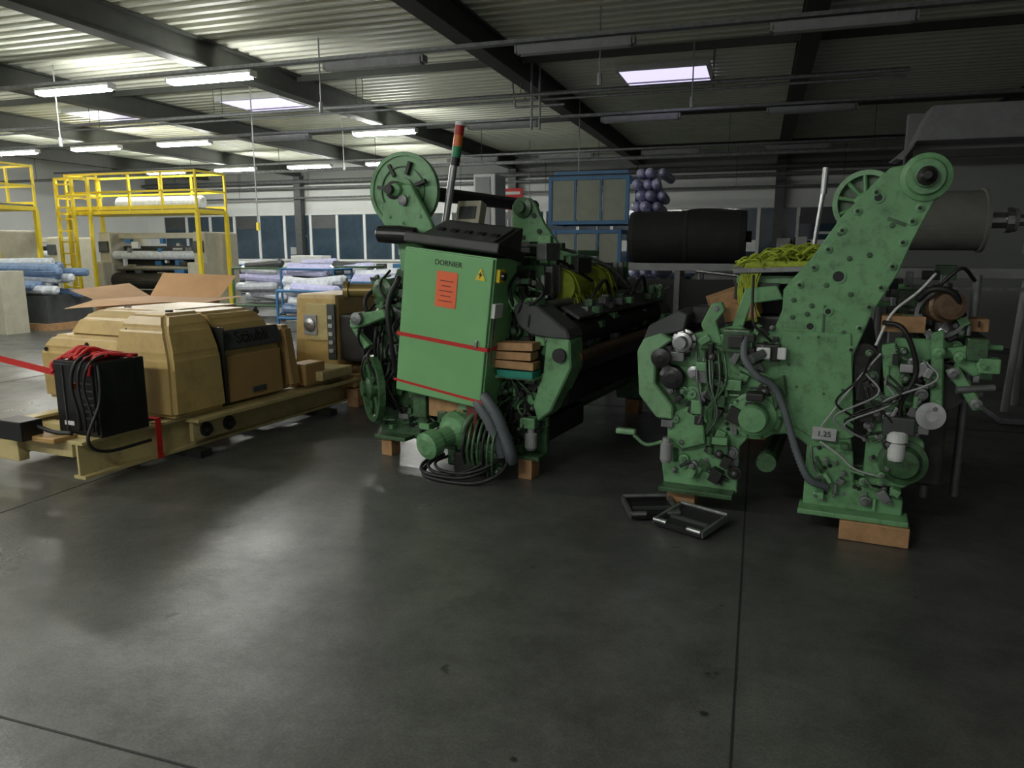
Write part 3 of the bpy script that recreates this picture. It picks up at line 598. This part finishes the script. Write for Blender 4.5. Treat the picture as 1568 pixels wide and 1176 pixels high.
    for k in range(7):
        b.tube([(-.0+.05*k, -.25, .5), (.04+.04*k, -.38, .36), (.03+.04*k, -.40, .2), (.05+.03*k, -.32, .04)], .011, rng.choice([RUBBER, GREEND, RUBBER]))
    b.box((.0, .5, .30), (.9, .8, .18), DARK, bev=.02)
    b.lathe((.44, -.12, .22), (0, 0, 1), [(.03, 0), (.045, .02), (.045, .12), (.025, .13), (.025, .17)], GREYP, 16); b.box((.42, -.1, .42), (.12, .1, .08), GREEN, bev=.01)
    b.box((.34, -.06, .16), (.34, .16, .03), GREEND, bev=.005); b.box((-.82, -.04, .16), (.30, .16, .03), GREEND, bev=.005)
    b.box((.40, -.07, .075), (.11, .14, .15), WOOD, bev=.005); b.box((-.88, -.02, .075), (.10, .12, .15), WOOD, bev=.005)
    b.box((.40, 2.43, .07), (.14, .14, .14), WOOD); b.box((-.8, 2.43, .07), (.14, .14, .14), WOOD)
    b.done()
loom_mid()

# ------------------------------------------------------------------ tan dobby machine on rails
def dobby():
    b = B('dobby_machine', (-3.04, 5.0, 0), 24)
    def ibeam(x, y0, y1, zt, h, w, m):
        yc = (y0+y1)/2; L = y1-y0
        b.box((x, yc, zt-.012), (w, L, .024), m, bev=.003); b.box((x, yc, zt-h+.012), (w, L, .024), m, bev=.003); b.box((x, yc, zt-h/2), (.02, L, h-.02), m)
    ibeam(.0, .0, 3.5, .33, .27, .12, TANL)
    ibeam(-1.1, .3, 3.5, .33, .27, .12, TANL)
    b.box((.12, 2.1, .30), (.14, 2.4, .03), TANL, bev=.004)
    for y in (.5, 1.4, 2.3, 3.2): b.box((-.55, y, .22), (1.05, .1, .12), TANL, bev=.006)
    for y in (.95, 2.6): b.box((-.5, y, .03), (1.4, .12, .06), DARK, bev=.005)
    b.box((-1.0, .05, .27), (1.9, .10, .12), TANL, bev=.006); b.box((-1.2, -.02, .24), (1.3, .08, .20), TANL, bev=.008)
    def hull(rings, m):
        vs = []; fs = []; n = len(rings[0])
        for r in rings: vs += r
        for j in range(len(rings)-1):
            for i in range(n):
                k = (i+1) % n; fs.append([j*n+i, j*n+k, (j+1)*n+k, (j+1)*n+i])
        fs.append(list(range(n))[::-1]); fs.append([(len(rings)-1)*n+i for i in range(n)])
        bm = bmesh.new(); bv = [bm.verts.new(v) for v in vs]
        for f in fs: bm.faces.new([bv[i] for i in f])
        bmesh.ops.recalc_face_normals(bm, faces=bm.faces[:])
        bmesh.ops.bevel(bm, geom=bm.edges[:], offset=.035, segments=3, affect='EDGES', clamp_overlap=True)
        b.frombm(bm, m)
    def rect(x0, x1, y0, y1, z): return [(x0, y0, z), (x1, y0, z), (x1, y1, z), (x0, y1, z)]
    hull([rect(-.56, .12, .74, 1.30, .34), rect(-.54, .10, .76, 1.29, .82), rect(-.51, .02, .80, 1.28, 1.04), rect(-.47, -.08, .90, 1.27, 1.15)], TAN)
    hull([rect(-.90, .07, 1.31, 2.08, .36), rect(-.9, .05, 1.31, 2.06, .78), rect(-.9, -.06, 1.31, 1.98, 1.05), rect(-.86, -.14, 1.31, 1.90, 1.13)], TAN)
    hull([rect(-1.60, -.52, .87, 2.1, .36), rect(-1.60, -.52, .86, 2.1, .80), rect(-1.50, -.52, .92, 2.1, .92)], TAN)
    hull([rect(-1.42, -.44, 1.0, 2.1, .90), rect(-1.34, -.44, 1.08, 2.1, 1.07), rect(-1.20, -.44, 1.2, 2.1, 1.14)], TAN)
    hull([rect(-.8, .12, 2.09, 2.26, .36), rect(-.8, .04, 2.09, 2.24, .95)], TANO)
    b.M = Matrix.Translation((.078, 1.68, .60)) @ Matrix.Rotation(math.radians(-2), 4, 'Y')
    b.box((0, 0, -.04), (.015, .66, .40), TANO, bev=.01)
    b.M = Matrix.Translation((.045, 1.68, .89)) @ Matrix.Rotation(math.radians(-20), 4, 'Y')
    b.box((0, 0, 0.0), (.03, .72, .17), DGREY, bev=.01)
    b.text('Stäubli', .15, Matrix.Translation((.018, 0, -.04)) @ Matrix.Rotation(math.pi/2, 4, 'Z') @ Matrix.Rotation(math.pi/2, 4, 'X'), BLACK)
    b.M = Matrix.Identity(4)
    b.box((.09, 1.70, .43), (.03, .16, .05), DGREY, bev=.008); b.box((.03, 1.305, .68), (.16, .012, .66), DARK)
    for x, y, z in ((-.42, .84, 1.02), (-1.0, .90, .86), (-1.35, .88, .7), (-1.5, .88, .80)): b.bolt(x, y-.02, z, .014, DARK)
    b.cyl((-.20, 1.05, 1.14), (-.20, 1.05, 1.165), .03, DARK); b.cyl((-1.05, 1.35, 1.13), (-1.05, 1.35, 1.15), .03, BLACK)
    b.box((-1.05, .858, .70), (.7, .02, .02), TANO); b.box((-.8, .855, .55), (.012, .02, .40), TANO)
    for y in (1.05, 1.30): b.lathe((.06, y, .20), (1, 0, 0), [(.06, 0), (.06, .06), (.03, .065), (.03, .10)], DARK, 20)
    b.box((.08, 1.17, .20), (.04, .5, .16), TANL, bev=.01)
    b.box((-.05, 2.7, .42), (.5, .5, .10), TANL, bev=.02); b.box((.02, 2.45, .45), (.2, .3, .22), TANO, bev=.02)
    b.box((-.14, .34, .60), (.44, .40, .54), BLACK, bev=.01)
    b.box((-.14, .135, .60), (.40, .02, .50), BLACK, bev=.006)
    b.box((-.24, .12, .60), (.008, .01, .48), DGREY)
    for k in range(7): b.box((-.00, .122, .42+k*.05), (.12, .008, .012), DGREY)
    b.box((.082, .36, .7), (.01, .18, .30), RUBBER); b.box((-.22, .122, .42), (.10, .004, .03), WHITE); b.box((-.12, .11, .70), (.03, .03, .04), SIGO)
    for (x, r) in ((-.12, .012), (-.06, .010), (.02, .010)):
        b.tube([(x, .42, .88), (x+.02, .25, .91), (x+.04, .11, .86), (x+.02+rng.uniform(-.03, .05), .08, .70), (x+.05, .09, .50), (x+.02, .11, .38)], r, RUBBER)
    b.tube([(0, .2, .88), (.10, .15, .82), (.12, .12, .6), (.10, .02, .35), (.11, .14, .24), (.13, .5, .24)], .012, RUBBER)
    for k in range(16):
        x = -.32+k*.02; dz = rng.uniform(0, .05)
        b.tube([(x, .16+rng.uniform(0, .1), .885), (x+rng.uniform(0, .08), .26, .905+dz), (x+rng.uniform(0, .12), .34, .90+dz*.6), (x+.12, .46+rng.uniform(-.08, .03), .885)], rng.uniform(.010, .018), RED, 6, 5)
    b.box((-.18, .32, .885), (.28, .20, .02), RED, bev=.008)
    b.tube([(-.32, .2, .89), (-.37, .14, .84), (-.34, .12, .78)], .014, RED, 6)
    b.tube([(.02, .2, .90), (.06, .12, .86), (.05, .11, .78)], .012, RED, 6)
    b.box((.075, .62, .22), (.006, .05, .32), RED); b.box((-.0, .62, .375), (.15, .05, .006), RED)
    b.box((-1.08, .42, .74), (1.5, .006, .05), RED, rot=(0, math.radians(6), 0))
    b.box((-.46, -.08, .40), (.26, .16, .14), BLACK, bev=.01); b.tube([(-.34, -.04, .42), (-.22, .0, .38), (-.1, .05, .37)], .016, DARK)
    b.box((-.45, .0, .34), (.7, .18, .04), TANO, bev=.01)
    b.done()
dobby()

b = B('dobby_machine', (-1.86, 8.35, 0), 22)
b.box((-.12, .0, .78), (.56, .9, .80), TAN, bev=.05, taper=(.92, .9)); b.box((-.07, -.43, .88), (.3, .04, .4), TANL, bev=.01)
b.box((-.16, -.455, .85), (.17, .02, .22), GREYP, bev=.01); b.lathe((-.16, -.465, .85), (0, -1, 0), [(.07, 0), (.07, .02), (.03, .03)], STEEL, 18)
b.box((.10, -.44, .78), (.10, .03, .6), DGREY, bev=.01)
for k in range(5): b.box((.10, -.46, .58+k*.09), (.05, .02, .04), TAG)
b.box((.32, .0, .72), (.30, .8, .5), DARK, bev=.03)
b.box((-.2, .2, .28), (1.5, .14, .16), TANL, bev=.01); b.box((-.2, -.5, .34), (1.1, .25, .06), TANL, bev=.01); b.box((.2, -.4, .28), (.5, .3, .14), TANO, bev=.03)
for x in (-.75, .4): b.box((x, .0, .1), (.14, 1.1, .2), WOOD, bev=.01)
b.box((0, 0, .30), (.7, .9, .2), TANO, bev=.01)
b.done()

b = B('cardboard_box', (-3.88, 8.15, 0), 20)
b.box((0, 0, .56), (1.0, .75, 1.12), CARD)
b.raw([(-.5, -.375, 1.12), (.5, -.375, 1.12), (.70, -.62, 1.14), (-.62, -.66, 1.04)], [[0, 1, 2, 3]], CARD)
b.raw([(-.5, .375, 1.12), (.5, .375, 1.12), (.55, .62, 1.36), (-.52, .62, 1.38)], [[0, 1, 2, 3]], CARD)
b.raw([(-.5, -.375, 1.12), (-.5, .375, 1.12), (-.85, .42, 1.26), (-.82, -.40, 1.22)], [[0, 1, 2, 3]], CARD)
b.raw([(.5, -.375, 1.12), (.5, .375, 1.12), (.92, .40, 1.16), (.95, -.38, 1.12)], [[0, 1, 2, 3]], CARD)
b.done()

b = B('metal_pedal_tray', (.97, 4.34, 0), 25)
def tray(c, rz, rx, w, d):
    b.M = Matrix.Translation(c) @ Matrix.Rotation(rz, 4, 'Z') @ Matrix.Rotation(rx, 4, 'X')
    b.box((0, 0, 0), (w, d, .012), BLACK); b.box((0, -d/2, .015), (w, .015, .035), BLACK); b.box((0, d/2, .015), (w, .015, .035), BLACK)
    b.box((-w/2, 0, .015), (.02, d, .04), STEEL, bev=.004); b.box((w/2, 0, .015), (.02, d, .04), STEEL, bev=.004)
    b.cyl((-w/2, -d/2, .03), (-w/2+.09, -d/2, .03), .016, STEEL); b.cyl((w/2, -d/2, .03), (w/2-.09, -d/2, .03), .016, STEEL)
    b.cyl((-w/2, d/2, .03), (w/2, d/2, .03), .012, STEELD); b.box((0, -.02, .012), (w*.8, .02, .02), DGREY)
    b.M = Matrix.Identity(4)
tray((-.14, .08, .035), .5, .10, .30, .26); tray((.14, -.04, .035), -.35, .10, .32, .30)
b.done()

b = B('steel_roll_table', (2.12, 8.2, 0), TH)
b.box((0, 0, 1.46), (2.2, .08, .08), GREYP, bev=.005); b.box((0, .5, 1.46), (2.2, .08, .08), GREYP)
for x in (-1.05, -.3, .5, 1.05):
    for y in (0, .5): b.box((x, y, .71), (.06, .06, 1.42), STEELD)
    b.box((x, .25, 1.40), (.06, .5, .05), STEELD)
b.box((-.35, .02, .95), (1.3, .03, .75), RUBBER)
b.cyl((-.1, -.02, 1.42), (1.0, -.02, 1.30), .02, STEEL); b.done()
b = B('black_fabric_roll', (1.99, 8.50, 1.50), TH)
b.lathe((-.64, 0, .29), (1, 0, 0), [(.06, -.05), (.06, 0), (.28, 0), (.29, .05), (.285, .6), (.29, .63), (.285, .66), (.29, 1.2), (.28, 1.26), (.06, 1.26), (.06, 1.32)], FABK, 40)
b.tube([(-.1, -.1, .55), (.1, 0, .58), (.3, .05, .58), (.5, 0, .56)], .02, FABK)
b.done()
b = B('machine_part_pile', (3.00, 7.92, 1.5), TH)
for k in range(18): b.box((rng.uniform(-.15, .15), rng.uniform(-.0, .45), rng.uniform(.06, .25)), (rng.uniform(.05, .14), rng.uniform(.05, .15), rng.uniform(.06, .2)), rng.choice([STEELD, DARK, GREYP, WHITE, DARK]), bev=.006)
b.box((0, .22, .03), (.36, .55, .06), DARK); b.done()

b = B('warp_beam_stand', (4.35, 7.5, 0), TH)
for x in (-.60, .72):
    b.box((x, 0, .03), (.45, .9, .06), STEELD, bev=.01); b.cyl((x-.1, -.1, .05), (x, 0, 1.65), .035, GREYP); b.cyl((x+.1, .3, .05), (x, .05, 1.65), .035, GREYP)
    b.box((x, 0, 1.66), (.1, .2, .1), GREYP)
b.box((.1, -.05, 1.42), (1.8, .10, .10), GREYP, bev=.006); b.box((.1, -.05, 1.27), (1.8, .05, .03), STEELD)
b.cyl((-.7, .3, 1.45), (1.1, .3, 1.42), .03, STEELD)
b.lathe((-.70, .0, 1.93), (1, 0, 0), [(.07, -.08), (.07, 0), (.31, 0), (.31, .03), (.285, .04), (.29, .94), (.31, .95), (.31, .98), (.07, .98), (.07, 1.20), (.11, 1.20), (.11, 1.26), (.05, 1.26), (.05, 1.38)], FABG, 40)
b.lathe((.30, 0, 1.93), (1, 0, 0), [(.075, 0), (.075, .16), (.12, .16), (.12, .22), (.055, .22), (.055, .40)], STEEL, 20)
b.done()
b = B('steel_shelf_rack', (5.9, 6.9, 0), TH)
for x in (-.5, .9):
    for y in (0, .8): b.box((x, y, 1.05), (.07, .07, 2.1), STEELD)
for z in (.5, 1.35, 2.0):
    b.box((.2, 0, z), (1.5, .06, .1), DGREY); b.box((.2, .8, z), (1.5, .06, .1), DGREY); b.box((.2, .4, z+.05), (1.4, .8, .03), DARK)
b.lathe((-.4, .4, 1.62), (1, 0, 0), [(.2, 0), (.22, .05), (.22, 1.2), (.2, 1.25)], FABK, 24); b.done()

b = B('blue_roll_container', (1.05, 10.2, 0), TH)
def cont(x0, x1, z0, z1, y0, y1):
    for x in (x0, x1):
        for y in (y0, y1): b.box((x, y, (z0+z1)/2), (.05, .05, z1-z0), BLUE, bev=.005)
    for z in (z0+.03, z1-.03):
        for y in (y0, y1): b.box(((x0+x1)/2, y, z), (x1-x0, .05, .05), BLUE, bev=.004)
        for x in (x0, x1): b.box((x, (y0+y1)/2, z), (.05, y1-y0, .05), BLUE)
    for k in range(3):
        w = (x1-x0)/3; b.box((x0+w*(k+.5), y0-.0, (z0+z1)/2), (w-.04, .02, z1-z0-.08), OLIVEL)
        if k: b.box((x0+w*k, y0-.01, (z0+z1)/2), (.02, .04, z1-z0-.08), BLUE)
    b.box(((x0+x1)/2, (y0+y1)/2, z0+.06), (x1-x0, y1-y0, .04), DGREY)
cont(-.55, .50, 1.98, 2.62, 0, .8); cont(-.50, .40, 1.25, 1.92, .05, .8); cont(-.50, .40, .1, 1.2, .05, .8)
b.box((0, .05, 2.66), (1.0, .1, .04), BLUE)
b.done()
b = B('wrapped_roll_stack', (1.80, 10.0, 0), TH)
b.box((0.0, .5, .07), (.40, 1.0, .14), WOOD)
for i in range(18):
    for j in range(3):
        z = .22+i*.142; x = -.14+j*.13+(.03 if i % 2 else -.02)+rng.uniform(-.015, .015)
        if z > 2.65 and j == 2: continue
        r = rng.uniform(.062, .074); b.lathe((x, rng.uniform(-.12, .08), z), (rng.uniform(-.12, .08), 1, rng.uniform(-.05, .05)), [(.02, -.07), (.045, -.04), (r*.8, .0), (r, .05), (r, .9), (r*.9, .93)], LAV, 10)
b.done()

b = B('white_filter_tower', (-.35, 12.0, 0), TH)
b.box((0, 0, 1.4), (.36, .5, 2.8), WHITE, bev=.02); b.box((-.02, -.26, 2.3), (.24, .02, .9), GREYP, bev=.005); b.box((.3, .05, 1.0), (.3, .4, 2.0), GREYP, bev=.02)
b.done()
b = B('warning_sign', (.0, 13.3, 0), TH)
b.box((0, 0, 2.52), (.40, .02, .36), RED); b.box((0, -.012, 2.62), (.3, .004, .05), WHITE); b.box((0, -.012, 2.50), (.22, .004, .04), WHITE); b.box((0, -.012, 2.40), (.28, .004, .03), WHITE)
b.cyl((0, .03, 0), (0, .03, 2.7), .02, STEELD); b.box((0, .03, .02), (.3, .3, .04), STEELD); b.done()

# ------------------------------------------------------------------ background yellow platforms
def platform(loc, w, stairs=True):
    b = B('yellow_access_platform', loc, TH)
    hw = w/2
    b.box((0, .6, 2.62), (w, 1.2, .10), YEL, bev=.01); b.box((0, .6, 2.70), (w-.1, 1.1, .04), STEELD)
    xs = [-hw+i*w/4 for i in range(5)]
    for y in (0.05, 1.15):
        for x in xs: b.box((x, y, 3.15), (.05, .05, 1.0), YEL)
        for z in (3.15, 3.62): b.box((0, y, z), (w, .05, .05), YEL)
        b.box((0, y, 2.74), (w, .02, .10), YEL)
    for x in (-hw, hw):
        for y in (.05, 1.15): b.box((x, y, 1.3), (.09, .09, 2.6), YEL)
        for z in (3.15, 3.62): b.box((x, .6, z), (.05, 1.1, .05), YEL)
    if stairs:
        for x in (-hw+.1, -hw+.65, -hw+1.2):
            b.box((x, -.35, 1.75), (.07, .07, 3.5), YEL)
        for x in (-hw+.1, -hw+.65, -hw+1.2):
            for z in (2.6, 3.0, 3.5): b.box((x, -.15, z), (.05, .45, .05), YEL)
        b.box((-hw+.65, -.35, 3.5), (1.15, .05, .05), YEL); b.box((-hw+.65, -.35, 3.05), (1.15, .05, .05), YEL)
        for k in range(11): b.box((-hw+.38, -.35, .35+k*.30), (.55, .06, .04), YEL)
    b.done()
platform((-10.1, 20.0, 0), 4.3)
platform((-13.5, 17.8, 0), 3.4, False)
b = B('white_roll', (-9.7, 20.45, 2.74), TH)
b.lathe((-1.4, .3, .14), (1, 0, 0), [(.13, 0), (.20, .04), (.19, 2.8), (.13, 2.85)], WRAP, 20); b.done()
def bgloom(loc, w, h=2.3):
    b = B('weaving_machine', loc, TH)
    for x in (-w/2, w/2):
        b.box((x, .4, h*.46), (.42, 1.3, h*.92), CREAM, bev=.05); b.box((x, -.30, h*.30), (.36, .5, h*.55), CREAM, bev=.05)
        b.box((x, -.27, h*.75), (.3, .1, .3), DGREY, bev=.01)
    for z, r, m in ((.8, .22, DARK), (1.15, .08, STEEL), (1.5, .12, WRAP), (.4, .15, DARK)):
        b.cyl((-w/2, -.1, z), (w/2, -.1, z), r, m, 18)
    b.box((0, .5, 1.3), (w, .6, .9), DARK, bev=.02); b.box((0, .2, h*.88), (w, .3, .15), CREAM, bev=.02)
    for k in range(26): b.box((rng.uniform(-w/2+.3, w/2-.3), rng.uniform(-.2, .1), rng.uniform(.9, 1.9)), (rng.uniform(.05, .35), .1, rng.uniform(.05, .2)), rng.choice([STEELD, DARK, WHITE, DGREY, BLUE, STEEL]), bev=.006)
    b.done()
bgloom((-9.7, 20.6, 0), 3.2); bgloom((-13.8, 18.6, 0), 2.6)
bgloom((-15.5, 23.5, 0), 3.6, 2.2)

b = B('wrapped_roll_pile', (-11.0, 16.3, 0), TH)
b.box((0, 0, .07), (3.6, 1.2, .14), WOOD)
for k in range(26):
    y = rng.uniform(-.4, .4); z = .75+rng.uniform(0, .65); x = rng.uniform(-.4, .4); L = 1.5
    b.lathe((x-L, y, z), (1, rng.uniform(-.06, .06), rng.uniform(-.02, .02)), [(.06, 0), (.09, .03), (.095, .5), (.085, 1.2), (.095, 2.2), (.09, 3.0), (.05, 3.04)], rng.choice([BWRAP, BWRAP, WRAP]), 10)
b.box((0, 0, .42), (3.4, 1.1, .6), DGREY); b.done()
b = B('white_cabinet', (-10.6, 14.9, 0), TH)
b.box((0, 0, .52), (1.2, .6, .95), WHITE, bev=.02); b.box((0, -.31, .55), (.02, .02, .85), DGREY); b.box((-.3, -.31, .75), (.4, .01, .2), GREYP)
for x in (-.5, .5): b.box((x, 0, .03), (.1, .5, .06), DARK)
b.box((.75, 0, .62), (.2, .5, 1.24), CREAM, bev=.01); b.done()

def cart(loc, m, s=1.0):
    b = B('roll_trolley', loc, TH)
    for x in (-.7, .7):
        for y in (-.4, .4): b.cyl((x, y, .1), (x, y, 1.2*s), .03, m, 8); b.lathe((x, y-.03, .08), (0, 1, 0), [(.08, 0), (.08, .05)], DARK, 12)
        b.cyl((x, -.4, 1.2*s), (x, .4, 1.2*s), .03, m, 8)
    for y in (-.4, .4): b.cyl((-.7, y, .3), (.7, y, .3), .03, m, 8); b.cyl((-.7, y, 1.2*s), (.7, y, 1.2*s), .025, m, 8)
    b.box((0, 0, .32), (1.4, .8, .04), DGREY)
    for k in range(10):
        x = rng.uniform(-.2, .1); b.lathe((x-.6, rng.uniform(-.25, .25), .48+.085*k*s), (1, rng.uniform(-.15, .15), rng.uniform(-.08, .08)), [(.05, 0), (.11, .05), (.10, .5), (.115, 1.1), (.06, 1.18)], rng.choice([WRAP, WRAP, BWRAP, LAV, DGREY]), 10)
    b.done()
cart((-6.1, 18.6, 0), GREEND); cart((-4.6, 17.6, 0), BLUE); cart((-4.3, 20.2, 0), GREEND); cart((-8.1, 22.8, 0), BLUE); cart((-2.9, 16.2, 0), BLUE, .8); cart((-5.6, 22.5, 0), GREYP)
cart((-1.4, 20.5, 0), GREYP); cart((1.5, 18.0, 0), BLUE); cart((3.2, 15.5, 0), GREYP); cart((-3.9, 15.0, 0), BLUE, .7)
b = B('white_work_bench', (-5.4, 25.0, 0), TH)
b.box((0, 0, .9), (5.5, .8, .08), WHITE); b.box((-1.5, 0, .95), (1.2, .6, 1.0), WHITE, bev=.02); b.box((1.2, 0, .45), (1.8, .7, .85), GREYP, bev=.02)
for x in (-2.6, 2.6): b.box((x, 0, .45), (.1, .7, .9), GREYP)
for k in range(12): b.box((rng.uniform(-2.4, 2.4), rng.uniform(-.2, .2), 1.05), (.3, .2, .3), rng.choice([WHITE, BLUE, DGREY, CARD]), bev=.01)
b.done()
b = B('weaving_machine_row', (3.5, 20.5, 0), TH)
for k in range(4):
    x = -4.0+k*2.6; b.box((x, 0, .9), (.4, 1.2, 1.8), GREYP, bev=.04); b.box((x+1.2, .2, 1.1), (2.0, .6, .5), DARK, bev=.02)
    b.cyl((x, -.3, .9), (x+2.2, -.3, .9), .2, FABG); b.cyl((x+.2, 0, 1.7), (x+.2, 0, 2.5), .03, GREYP); b.box((x+1.0, .3, 1.75), (1.6, .2, .3), WHITE, bev=.01)
b.done()

# ------------------------------------------------------------------ light & camera
w = bpy.data.worlds.new('World'); sc.world = w; w.use_nodes = True
w.node_tree.nodes['Background'].inputs['Color'].default_value = (1.0, 1.0, 0.98, 1)
w.node_tree.nodes['Background'].inputs['Strength'].default_value = 0.38
cam = bpy.data.cameras.new('camera'); cam.lens = 26.0; cam.sensor_width = 36.0; cam.clip_end = 200
co = bpy.data.objects.new('camera', cam); sc.collection.objects.link(co)
co.location = (0, 0, 1.65); co.rotation_euler = (math.radians(90-10.3), 0, 0)
sc.camera = co
